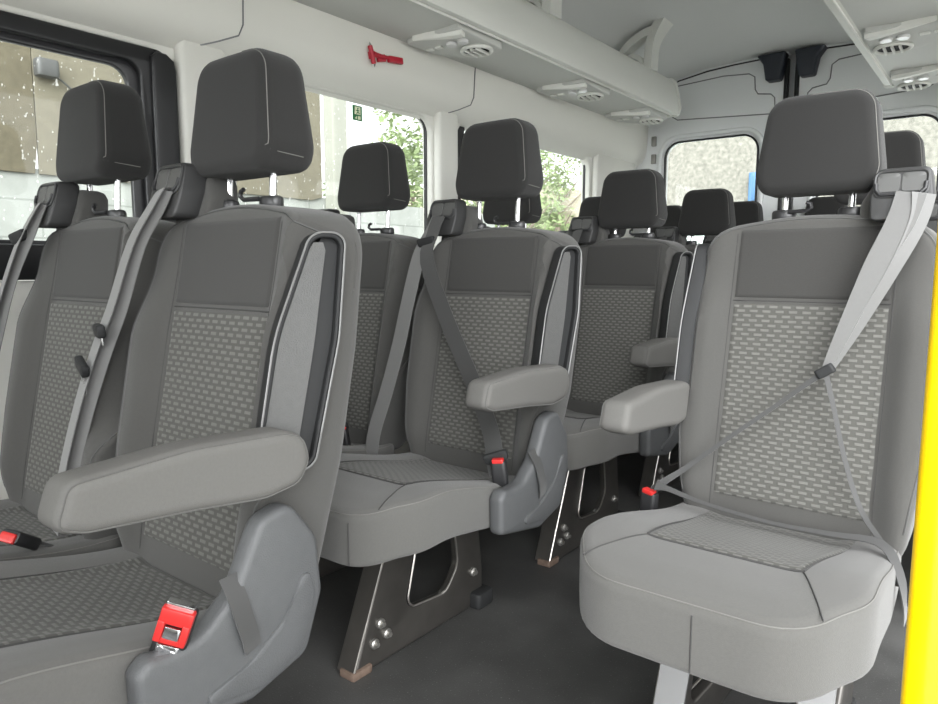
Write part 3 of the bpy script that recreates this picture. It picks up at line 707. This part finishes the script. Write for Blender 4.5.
    g = MB(); g.slab(round_poly([(0.085, 0.955, .02), (0.180, 0.955, .02), (0.186, 1.02, .03), (0.165, 1.066, .025), (0.105, 1.066, .025), (0.082, 1.02, .03)], 64), 0.045, 0.115, 0.01, 0.03, gf, None, None, (.6,), 3); put('guide_housing', g, 'fabric')
    g = MB(); g.tube([gf(u, v, -.0005) for u, v in rrect(0.1105, 0.1935, 1.028, 1.0745, .012, 48)], 0.0028, 6, True); put('guide_bezel', g, 'guide')
    g = MB()
    g.slab(rrect(0.114, 0.1505, 1.036, 1.071, .007, 32), -0.0015, 0.004, .001, .001, gf, caps=(.5,), seg=1); put('guide_face', g, 'guidepanel')
    g = MB(); g.slab(rrect(0.1525, 0.190, 1.036, 1.071, .007, 32), -0.0015, 0.004, .001, .001, gf, caps=(.5,), seg=1); put('guide_face_b', g, 'guidepanel')
    g = MB(); g.tube([gf(u, v, -.003) for u, v in ((0.191, 1.052), (0.190, 1.040), (0.183, 1.032), (0.121, 1.032), (0.114, 1.040), (0.113, 1.052))], 0.0038, 8); put('belt_slot', g, 'black')
    # leg
    for k, x in (('a', 0.0),):
        lo = round_poly([(-0.365, 0.0, .01), (0.105, 0.0, .01), (0.105, 0.095, .02), (0.07, 0.36, .02), (-0.225, 0.36, .01)], None)
        hole = round_poly([(-0.20, 0.095, .03), (-0.05, 0.08, .05), (0.0, 0.14, .05), (-0.02, 0.28, .04), (-0.15, 0.285, .05)], None)
        me = plate(lo, [hole], 0.022, 0.006, lambda u, v, w: (x + w, u, v + .002), 'leg', mir); me.materials.append(M['steel']); D['leg'] = me
        fl = MB(); fl.ribbon([(x - .012, -0.370, 0.012), (x - .012, -0.30, 0.18), (x - .012, -0.228, 0.355)], (1, 0, 0), 0.05, .006, 3); put('leg_flange', fl, 'galv' if mir else 'steel')
        ed = MB(); ed.tube([(x + .013, -0.370, 0.012), (x + .013, -0.30, 0.18), (x + .013, -0.228, 0.355)], 0.0028, 6)
        ed.tube([(x + .0115, u, v + .002) for u, v in inset(hole, 0.002)], 0.0026, 5, True); put('leg_edge', ed, 'steeledge')
        rb = MB(); rb.box((x - .005, -0.345, 0.010), (0.048, 0.06, 0.020), .006); put('rusty_foot', rb, 'rust')
        bb = MB(); bb.cyl((x + .008, 0, 0), (x + .020, 0, 0), 0.012, 12, bev=.003); bb.cyl((x + .018, 0, 0), (x + .026, 0, 0), 0.006, 6); put('bolt', bb, 'bolt')
        ft = MB(); ft.box((x + .012, 0.085, 0.022), (0.06, 0.07, 0.044), .012); put('rear_foot', ft, 'trimdark')
    for me in D.values(): pass
    SEATMESH[key] = D
    return D

SEATS = {}
def seat(key, label, x, y, sx, raise_=0.0, hx=0.0, arm=True, arm_off=(0, 0, 0), shield=True, trim=True, leg=True, detail=True, leg_x=0.0, group='passenger seats in the minibus'):
    D = seat_meshes(sx, detail)
    t = thing('passenger_seat', label, 'seat', (x, y, 0), group)
    def P(k, name=None, parent=t, dz=0.0, lab=None, dx=0.0):
        me = D[k]; o = bpy.data.objects.new(name or k, me); COL.objects.link(o); o.parent = parent
        o.location = (dx, 0, dz)
        if lab: o['label'] = lab
        return o
    b = P('backrest'); P('patterned_panel', parent=b, lab='grey cloth panel woven with small dashes'); P('headroom_panel', parent=b, lab='dark plain cloth panel'); P('panel_seam', parent=b); P('edge_stitching', parent=b)
    c = P('cushion'); P('cushion_panel', parent=c, lab='grey cloth panel woven with small dashes'); P('cushion_stitching', parent=c); P('cushion_seam', parent=c); [P(k_, 'front_seam', c) for k_ in ('front_seam', 'front_seam_b') if k_ in D]
    h = P('headrest', dz=raise_, dx=hx, lab='dark headrest'); P('headrest_stitching', parent=h)
    P('headrest_post', 'headrest_post', h, lab='chrome post'); P('headrest_post_b', 'headrest_post', h, lab='chrome post')
    P('headrest_sleeve', 'post_sleeve', dx=hx); P('headrest_sleeve_b', 'post_sleeve', dx=hx)
    if trim:
        s = P('side_trim'); P('side_trim_panel', 'trim_panel', s); P('side_trim_channel', 'trim_channel', s); P('side_trim_bead', 'trim_bead', s)
    if arm:
        a = P('armrest'); a.location = arm_off; P('armrest_stitching', parent=a)
    if shield:
        s = P('side_shield', lab='grained grey plastic side shield'); P('shield_rib', parent=s); P('strap', 'webbing_strap', s)
    g = P('belt_guide'); P('guide_housing', parent=g); P('guide_bezel', parent=g); P('guide_face', parent=g); P('guide_face_b', 'guide_face', g); P('belt_slot', parent=g)
    if leg:
        for lx in (leg_x if isinstance(leg_x, tuple) else (leg_x,)):
            l = P('leg', dx=lx); P('leg_flange', parent=l); P('leg_edge', parent=l); P('rusty_foot', parent=l, lab='rusty front foot'); [setattr(P('bolt', 'bolt', l), 'location', (0, bu, bv)) for bu, bv in ((-0.285, 0.10), (-0.265, 0.068), (-0.305, 0.06), (0.06, 0.10))]; P('rear_foot', parent=l)
    SEATS[key] = t
    return t

def belt(key, m='belt'):
    pass
def buckle(parent, loc, tilt=(0, 0, 0), broken=False):
    from mathutils import Euler
    R = Euler(tilt).to_matrix()
    def tr(mb): mb.v = [tuple(R @ Vector(v) + Vector(loc)) for v in mb.v]; return mb
    b = MB()
    if not broken:
        b.box((0, 0, 0), (0.034, 0.022, 0.062), 0.006); o = obj('buckle', tr(b), M['black'], parent)
        r = MB(); r.box((0, -0.003, 0.031), (0.026, 0.016, 0.010), 0.003); obj('release_button', tr(r), M['red'], o, label='red release button')
        st = MB(); st.box((0, 0.004, -0.06), (0.026, 0.006, 0.07), 0.002); obj('buckle_stalk', tr(st), M['beltdark'], o)
    else:
        b.box((0, 0, -0.012), (0.042, 0.018, 0.075), 0.005); o = obj('buckle', tr(b), M['black'], parent, label='broken buckle with its metal insides showing')
        r = MB(); r.box((0, -0.010, 0.018), (0.040, 0.014, 0.020), 0.003); r.box((-.015, -0.012, -0.002), (0.009, 0.014, 0.028), .002); r.box((.015, -0.012, -0.002), (0.009, 0.014, 0.028), .002); r.box((0, -.011, -.014), (.03, .010, .008), .002)
        obj('release_button', tr(r), M['red'], o, label='cracked red release button')
        c = MB(); c.box((0, -0.011, -0.003), (0.020, 0.012, 0.016), .002); c.box((0, -0.010, -0.026), (0.028, 0.010, 0.012), .002); c.cyl((-.008, -.016, -.026), (-.008, -.008, -.026), .004, 10); c.cyl((.008, -.016, -.03), (.008, -.008, -.03), .004, 10)
        c.box((0, -.004, .030), (.034, .012, .006), .001)
        obj('buckle_mechanism', tr(c), M['chrome'], o, label='bare metal latch mechanism')
        d = MB()
        for k in range(5): d.box((0, -.009, -.036 - .006 * k), (0.034 - .003 * k, .006, .003), .001)
        obj('buckle_ribs', tr(d), M['trimdark'], o)
    return o
def tongue(parent, loc, tilt=(0, 0, 0), plate_len=0.035):
    from mathutils import Euler
    R = Euler(tilt).to_matrix()
    def tr(mb): mb.v = [tuple(R @ Vector(v) + Vector(loc)) for v in mb.v]; return mb
    b = MB(); b.slab(round_poly([(-0.03, 0.012, .006), (-0.026, -0.012, .008), (0.026, -0.012, .008), (0.03, 0.012, .006)], 32), -0.007, 0.007, .004, .004, lambda u, v, d: (u, d, v), caps=(.5,), seg=2)
    o = obj('belt_tongue', tr(b), M['trimdark'], parent)
    me = plate(round_poly([(-0.012, -0.012 - plate_len, .003), (0.012, -0.012 - plate_len, .003), (0.013, 0.0, .002), (-0.013, 0.0, .002)], None), [rrect(-.006, .006, -.006 - plate_len, -0.022, .002)], 0.003, 0.0006, lambda u, v, w: tuple(R @ Vector((u, w, v)) + Vector(loc)), 'tongue_plate')
    link('tongue_plate', me, M['chrome'], o, 'chrome tongue plate')
    return o
def webbing(parent, strands, m='belt', name='seat_belt'):
    b = MB()
    for pts, wd, w in strands: b.ribbon(pts, wd, w)
    return obj(name, b, M[m], parent, sharp=60)

PITCH = [0.57, 1.35, 2.12, 2.89]; AX = [-1.02, -1.052, -1.062, -1.07]; WNX = [-1.47, -1.545, -1.565, -1.575]
seat('r1a', 'large charcoal aisle seat in the left foreground with broken red buckle', AX[0], PITCH[0], 1, 0.012, hx=-0.03)
seat('r1w', 'charcoal window seat at the left edge beside the black framed window', WNX[0], PITCH[0] - .02, 1, 0.036, hx=-0.070, arm=False, shield=False, trim=False)
seat('r2a', 'aisle seat in the second left row above the worn black steel leg', AX[1], PITCH[1], 1, 0.034, hx=-0.03, leg_x=-0.04)
seat('r2w', 'window seat in the second left row, headrest in front of window with the green sticker', WNX[1], PITCH[1], 1, 0.026, arm=False, shield=False, trim=False)
seat('r3a', 'dark aisle seat in the third left row with its headrest pushed down', AX[2], PITCH[2], 1, -0.008)
seat('r3w', 'third row window seat mostly hidden, headrest showing behind the second row headrest', WNX[2], PITCH[2], 1, 0.026, arm=False, shield=False, trim=False)
seat('r4a', 'fourth row aisle seat with a dark headrest in front of the rear window', AX[3], PITCH[3], 1, -0.004, detail=False)
seat('r4w', 'fourth row window seat, a sliver of headrest left of the third row headrest', WNX[3], PITCH[3], 1, -0.004, arm=False, shield=False, trim=False, detail=False)
seat('s2', 'pale lit single seat in the right foreground with tangled belt', -0.325, 1.40, -1, 0.002, arm_off=(0.020, 0, -0.016), shield=False, leg_x=(-0.10, 0.12))
seat('s3', 'single seat directly behind the right foreground seat, only its headrest showing', -0.325, 2.17, -1, 0.04, detail=False, shield=False)
for i, (x, lb) in enumerate(((-1.53, 'back row seat at the left end below the rear window'), (-1.13, 'back row seat second from the left below the rear window'),
                             (-0.74, 'back row seat third from the left beside the right foreground headrest'), (-0.34, 'back row seat at the right end'))):
    seat('b%d' % i, lb, x, 3.60, 1, 0.0, arm=False, shield=False, trim=False, detail=False).scale = (0.87, 1, 1)

# belts ------------------------------------------------
XW = (1, -0.15, 0.15)
s = SEATS['r1a']
b1 = webbing(s, [([(-0.155, 0.078, 1.034), (-0.160, 0.062, 1.005), (-0.195, 0.040, 0.94), (-0.234, 0.018, 0.83), (-0.268, 0.004, 0.76), (-0.302, -0.018, 0.656), (-0.325, -0.045, 0.524), (-0.33, -0.06, 0.42)], XW, 0.044),
                 ([(-0.140, 0.080, 1.032), (-0.146, 0.066, 1.0), (-0.178, 0.046, 0.94), (-0.215, 0.026, 0.83), (-0.246, 0.012, 0.76), (-0.282, -0.008, 0.656), (-0.308, -0.035, 0.524), (-0.315, -0.05, 0.42)], (1, 0.25, 0.15), 0.036)])
tongue(b1, (-0.246, 0.002, 0.79), (0.15, 0.0, -0.3), 0.015)
tongue(b1, (-0.285, -0.014, 0.725), (0.1, 0.32, -0.2), 0.045)
buckle(s, (0.236, -0.146, 0.464), (0.05, 0.34, 0.75), True)
s = SEATS['r1w']
b2 = webbing(s, [([(-0.155, 0.078, 1.034), (-0.160, 0.062, 1.005), (-0.19, 0.044, 0.95), (-0.232, 0.025, 0.86), (-0.262, 0.005, 0.76), (-0.285, -0.02, 0.60), (-0.29, -0.04, 0.45)], XW, 0.044),
                 ([(-0.142, 0.080, 1.032), (-0.150, 0.060, 0.98), (-0.205, 0.036, 0.88), (-0.242, 0.014, 0.76), (-0.27, -0.01, 0.62), (-0.275, -0.03, 0.45)], (1, 0.25, 0.2), 0.034)])
tongue(b2, (-0.190, 0.048, 0.965), (0.2, -0.2, 0.1), 0.02)
tongue(b2, (-0.262, 0.010, 0.825), (0.15, -0.3, 0.1), 0.02)
buckle(s, (0.205, -0.125, 0.455), (1.0, 0.2, 0.5))
s = SEATS['r2a']
b3 = webbing(s, [([(-0.155, 0.078, 1.034), (-0.164, 0.060, 0.995), (-0.190, 0.038, 0.93), (-0.203, 0.004, 0.80), (-0.215, -0.016, 0.70), (-0.240, -0.040, 0.573), (-0.265, -0.06, 0.47), (-0.27, -0.07, 0.40)], (1, -0.05, 0.12), 0.05),
                 ], name='seat_belt')
b3d = webbing(s, [([(-0.152, 0.074, 1.034), (-0.156, 0.056, 0.99), (-0.155, 0.030, 0.92), (-0.07, 0.008, 0.769), (0.03, -0.012, 0.62), (0.105, -0.045, 0.52), (0.165, -0.11, 0.475), (0.195, -0.14, 0.462)], (1, 0.1, 0.45), 0.045)], 'beltdark', 'seat_belt')
tongue(b3d, (-0.172, 0.048, 0.968), (0.2, -0.15, 0), 0.008)
tongue(b3d, (0.185, -0.135, 0.49), (0.2, -0.35, 0.4), 0.025)
buckle(s, (0.198, -0.138, 0.455), (0.1, -0.1, 0.4))
s = SEATS['r2w']
b4 = webbing(s, [([(0.0, 0.01, 0.60), (0.03, -0.01, 0.521), (0.075, -0.04, 0.45)], (1, 0.1, 0.4), 0.044), ([(-0.180, 0.070, 1.020), (-0.2, 0.045, 0.92), (-0.15, 0.02, 0.80), (-0.05, 0.0, 0.66), (0.0, 0.01, 0.60)], (1, 0, 0.5), 0.044)], 'beltdark')
tongue(b4, (0.08, -0.05, 0.455), (0.2, -0.35, 0.2), 0.02)
buckle(s, (0.100, -0.055, 0.425), (0.1, -0.1, 0.3))
for k in ('r3a', 'r4a', 'r3w', 'r4w'):
    webbing(SEATS[k], [([(-0.155, 0.076, 1.032), (-0.164, 0.056, 0.98), (-0.203, 0.015, 0.86), (-0.216, -0.016, 0.70), (-0.235, -0.04, 0.573), (-0.245, -0.06, 0.44)], (1, -0.25, 0.3), 0.046)], 'beltdark')
s = SEATS['s2']
for o_ in s.children:
    if o_.name.startswith('backrest'): o_.scale = (1.055, 1, 1); o_.location = (0.010, 0, 0)
# single seat: webbing gathered at a ring, one strand to the buckle, one down the outer side
G = (0.063, 0.008, 0.712)
b5 = webbing(s, [([(0.172, 0.066, 1.032), (0.160, 0.050, 0.98), (0.128, 0.030, 0.90), (0.090, 0.014, 0.79), G], (1, 0.1, 0.25), [0.048, 0.046, 0.038, 0.026, 0.014]),
                 ([(0.190, 0.070, 1.030), (0.186, 0.056, 0.98), (0.158, 0.036, 0.90), (0.108, 0.020, 0.79), (G[0] + .006, G[1] + .004, G[2])], (0.8, 0.5, 0.2), [0.040, 0.030, 0.022, 0.018, 0.012])])
b5b = webbing(s, [([G, (-0.01, -0.006, 0.645), (-0.085, -0.025, 0.578), (-0.17, -0.05, 0.50), (-0.215, -0.075, 0.462), (-0.226, -0.085, 0.442)], (0.3, 0.2, 1), [0.010, 0.008, 0.008, 0.010, 0.016, 0.024]),
                  ([G, (0.085, -0.005, 0.64), (0.108, -0.018, 0.56), (0.142, -0.035, 0.475), (0.20, -0.10, 0.425), (0.215, -0.15, 0.40)], (1, 0.4, 0.1), [0.010, 0.008, 0.008, 0.009, 0.010, 0.010]),
                  ([(-0.215, -0.09, 0.465), (-0.19, -0.085, 0.462), (-0.12, -0.07, 0.442), (0.0, -0.06, 0.428), (0.10, -0.065, 0.432), (0.18, -0.095, 0.445), (0.214, -0.14, 0.42), (0.228, -0.17, 0.38), (0.226, -0.12, 0.33)], (0.1, 1, 0.35), [0.03, 0.014, 0.010, 0.010, 0.014, 0.018, 0.018, 0.018, 0.016])], 'beltdark', 'lap_belt')
gg = MB(); gg.box((G[0], G[1] - .002, G[2]), (0.034, 0.014, 0.018), .004, Matrix.Rotation(-0.6, 3, 'Y')); obj('belt_clip', gg, M['trimdark'], b5)
bk_ = buckle(s, (-0.230, -0.085, 0.420), (0.05, 0.1, -0.2))

# ------------------------------------------------------------------ small things
h = thing('emergency_hammer', 'red emergency hammer clipped to the pale trim above the windows', 'hammer', (-1.745, 1.775, 1.606)); h.scale = (0.8, 0.8, 0.78); h.rotation_euler = (0.25, 0, 0)
b = MB(); b.tube([(0, -0.052, 0.018), (0, 0.0, 0.004), (0.002, 0.03, 0.0)], [0.012, 0.009, 0.008], 10); b.box((0.002, 0.075, -0.012), (0.018, 0.09, 0.028), .006, Matrix.Rotation(-0.15, 3, 'X'))
obj('handle', b, M['redham'], h)
b = MB(); b.cyl((0.0, -0.058, -0.022), (0.0, -0.062, 0.052), 0.010, 14, bev=.002); obj('hammer_head', b, M['redham'], h)
for z0, z1 in ((-0.022, -0.036), (0.052, 0.066)):
    b = MB(); b.cyl((0, -0.058 - (z0 + .022) * .05, z0), (0, -0.058 - (z0 + .022) * .05, z1), 0.008, 12, 0.002); obj('steel_tip', b, M['chrome'], h, label='steel tip')
b = MB(); b.box((-0.008, 0.0, 0.0), (0.012, 0.05, 0.03), .004); b.box((-0.008, -0.06, 0.014), (0.012, 0.02, 0.03), .003); obj('wall_clip', b, M['redham'], h)

st = thing('exit_sticker', 'small green emergency exit sticker on the window glass', 'sticker', (WX - 0.029, 1.762, 1.438)); st.scale = (1, .85, .82)
b = MB(); b.box((0, 0, 0), (0.002, 0.052, 0.062), 0); obj('sticker_sheet', b, M['signgreen'], st)
b = MB()
def fl(pts): 
    o = b.add([(0.0018, u, v) for u, v in pts] + [(0.0010, u, v) for u, v in pts], []); n = len(pts)
    b.f.append(tuple(o + i for i in range(n))); b.f.append(tuple(o + n + i for i in reversed(range(n))))
    for i in range(n): b.f.append((o + i, o + n + i, o + n + (i + 1) % n, o + (i + 1) % n))
fl([(-.016, -.006), (.016, -.006), (.016, .026), (-.016, .026)]); fl([(-.016, -.024), (-.004, -.012), (-.004, -.026)]); fl([(.002, -.012), (.016, -.012), (.016, -.026), (.002, -.026)])
obj('sticker_symbol', b, M['signwhite'], st)
b = MB(); 
for a, c in (((-.002, .014), (.002, .004)), ((.002, .004), (.010, -.002)), ((.002, .004), (-.008, -.003)), ((-.001, .012), (.008, .010)), ((-.001, .012), (-.009, .008))):
    b.tube([(0.0022, a[0], a[1]), (0.0022, c[0], c[1])], 0.0018, 5)
b.cyl((.0012, .001, .019), (.003, .001, .019), .003, 10); obj('running_figure', b, M['signgreen'], st)

gp_ = thing('grab_pole', 'yellow grab pole at the right edge beside the open doorway', 'pole', (-0.037, 0.72, 0))
b = MB(); b.cyl((0, 0, 0.012), (0, 0, 1.70), 0.0175, 32); obj('pole_tube', b, M['yellow'], gp_)
b = MB(); b.cyl((0, 0, 0.0), (0, 0, 0.014), 0.036, 28, bev=.004); obj('floor_flange', b, M['yellow'], gp_)

# ------------------------------------------------------------------ outside
g = MB(); g.box((0, 5, -0.68), (80, 80, 0.1)); struct(obj('ground', g, M['ground']), 'pale concrete yard outside the minibus', 'ground')
w = MB(); w.box((-4.62, 1.0, 0.42), (0.2, 10.6, 2.1)); w.box((-4.62, -3.0, 0.9), (0.2, 2, 1.3))
struct(obj('wall_outside', w, M['blocks']), 'white painted block wall beside the yard', 'wall')
for y0, y1, m, lb in ((-1.5, 1.752, 'osb', 'brown chipboard sheet on the block wall behind the black framed window'), (1.756, 3.86, 'osb2', 'pale tan board on the block wall next to the brown chipboard')):
    o = MB(); o.slab(round_poly([(y0, 1.44, 0), (y1, 1.44, 0), (y1, 2.75, 0), (y0, 2.75, 0)], 48), -0.02, 0.0, .002, .001, lambda u, v, d: (-4.518 - d, u, v), caps=(.5,), seg=1)
    tag(obj('chipboard_sheet', o, M[m]), lb, 'board')
o = MB(); o.box((-4.46, 3.98, 0.95), (0.12, 0.16, 3.2), .01); tag(obj('yard_post', o, M['post']), 'tall cream post outside the second window', 'post')
o = MB(); o.tube([(-4.47, 1.83, 2.02), (-4.47, 1.9, 1.98), (-4.46, 2.0, 1.9), (-4.46, 2.2, 1.80)], .006, 5); o.box((-4.45, 1.81, 2.03), (.08, .12, .1), .02); tag(obj('wall_lamp', o, M['guidepanel']), 'small grey lamp with a cable on the tan board', 'lamp')
b = MB(); b.box((0.2, 9.6, 1.3), (10, 0.4, 4.0)); struct(obj('wall_yard_end', b, M['stucco']), 'rough pebble dashed wall behind the rear doors', 'wall')
b = MB(); b.slab(round_poly([(-17, -0.64, 0), (-7, -0.64, 0), (-7.2, 2.4, .3), (-9.5, 3.0, .5), (-17, 3.4, .5)], 64), 15.5, 20, .2, .2, lambda u, v, d: (u, d, v), caps=(.5,)); struct(obj('hillside', b, M['tan']), 'tan bank beyond the third window', 'bank')
def tree(x, y, h, r, n, label, seed, lx=0):
    rd = random.Random(seed); t = thing('tree', label, 'tree', (x, y, -0.63))
    tb = MB(); tb.tube([(0, 0, 0), (0.05, 0.02, h * .35), (-.03, .05, h * .7)], [.09, .07, .03], 8)
    for k in range(9):
        a = rd.uniform(0, 2 * PI); z = h * rd.uniform(.3, .6); tb.tube([(0, 0, z), (math.cos(a) * r * .4, math.sin(a) * r * .4, z + .35 * r), (math.cos(a) * r * .8, math.sin(a) * r * .8, z + .75 * r)], [.03, .02, .008], 5)
    obj('trunk', tb, M['bark'], t)
    lb = MB()
    cl_ = [(rd.gauss(0, .42) * r, rd.gauss(0, .42) * r, h * .66 + rd.gauss(0, .26) * h * .8) for _ in range(26)]
    for _ in range(n):
        c = rd.choice(cl_); p = Vector((c[0] + rd.gauss(0, .17) * r, c[1] + rd.gauss(0, .17) * r, c[2] + rd.gauss(0, .17) * r)); a = Vector((rd.gauss(0, 1), rd.gauss(0, 1), rd.gauss(0, .6))).normalized(); q = a.orthogonal().normalized(); s_ = rd.uniform(.04, .085)
        lb.add([p - a * s_, p + q * s_ * .45, p + a * s_, p - q * s_ * .45], [(0, 1, 2, 3)])
    obj('foliage', lb, M['leaf'], t)
tree(-8.2, 9.0, 4.1, 0.95, 2600, 'leafy green tree at the right side of the second window', 3)
tree(-10.6, 7.2, 4.4, 0.7, 700, 'sparse bare branched tree behind the cream post', 5)
tree(-7.6, 10.8, 4.6, 1.3, 3600, 'bushy green tree in the third window behind the headrests', 8)
tree(-9.0, 15.2, 5.2, .8, 1200, 'green tree overhanging the tan bank', 11)
def car(x, y, rot, label, hgt=1.5):
    t = thing('car', label, 'car', (x, y, -0.63), None, rot)
    pr = round_poly([(-2.1, .3, .1), (2.1, .3, .1), (2.15, .75, .15), (1.9, .95, .2), (1.15, 1.05, .3), (.45, hgt, .35), (-1.2, hgt + .03, .35), (-1.95, 1.0, .2), (-2.15, .8, .15)], 96)
    b = MB(); b.slab(pr, -.85, .85, .12, .12, lambda u, v, d: (u, d, v), caps=(.6, .3)); obj('body', b, M['carwhite'], t)
    for sg in (-1, 1):
        g = MB(); g.slab(round_poly([(.95, 1.02, .05), (.40, hgt - .08, .1), (-1.15, hgt - .06, .1), (-1.7, 1.04, .05)], 48), -.006, .006, .002, .002, lambda u, v, d: (u, sg * .853 + d, v), caps=(.5,), seg=1); obj('side_glass', g, M['carglass'], t)
        for ux in (-1.35, 1.35):
            w_ = MB(); w_.cyl((ux, sg * .70, .33), (ux, sg * .87, .33), .33, 24, bev=.03); obj('wheel', w_, M['tyre'], t)
    return t
car(-6.9, 10.2, math.radians(70), 'white car parked outside the third window', 1.75)
car(-2.0, 7.2, 0.1, 'white car roof seen through the rear window', 2.05)
b = MB(); b.box((-2.55, 9.36, 1.5), (0.40, 0.05, 1.2), .01); b.box((-2.55, 9.33, 1.9), (0.30, 0.02, 0.3), .005); tag(obj('blue_board', b, M['blue']), 'blue board on the pebble dashed wall behind the rear window', 'board')
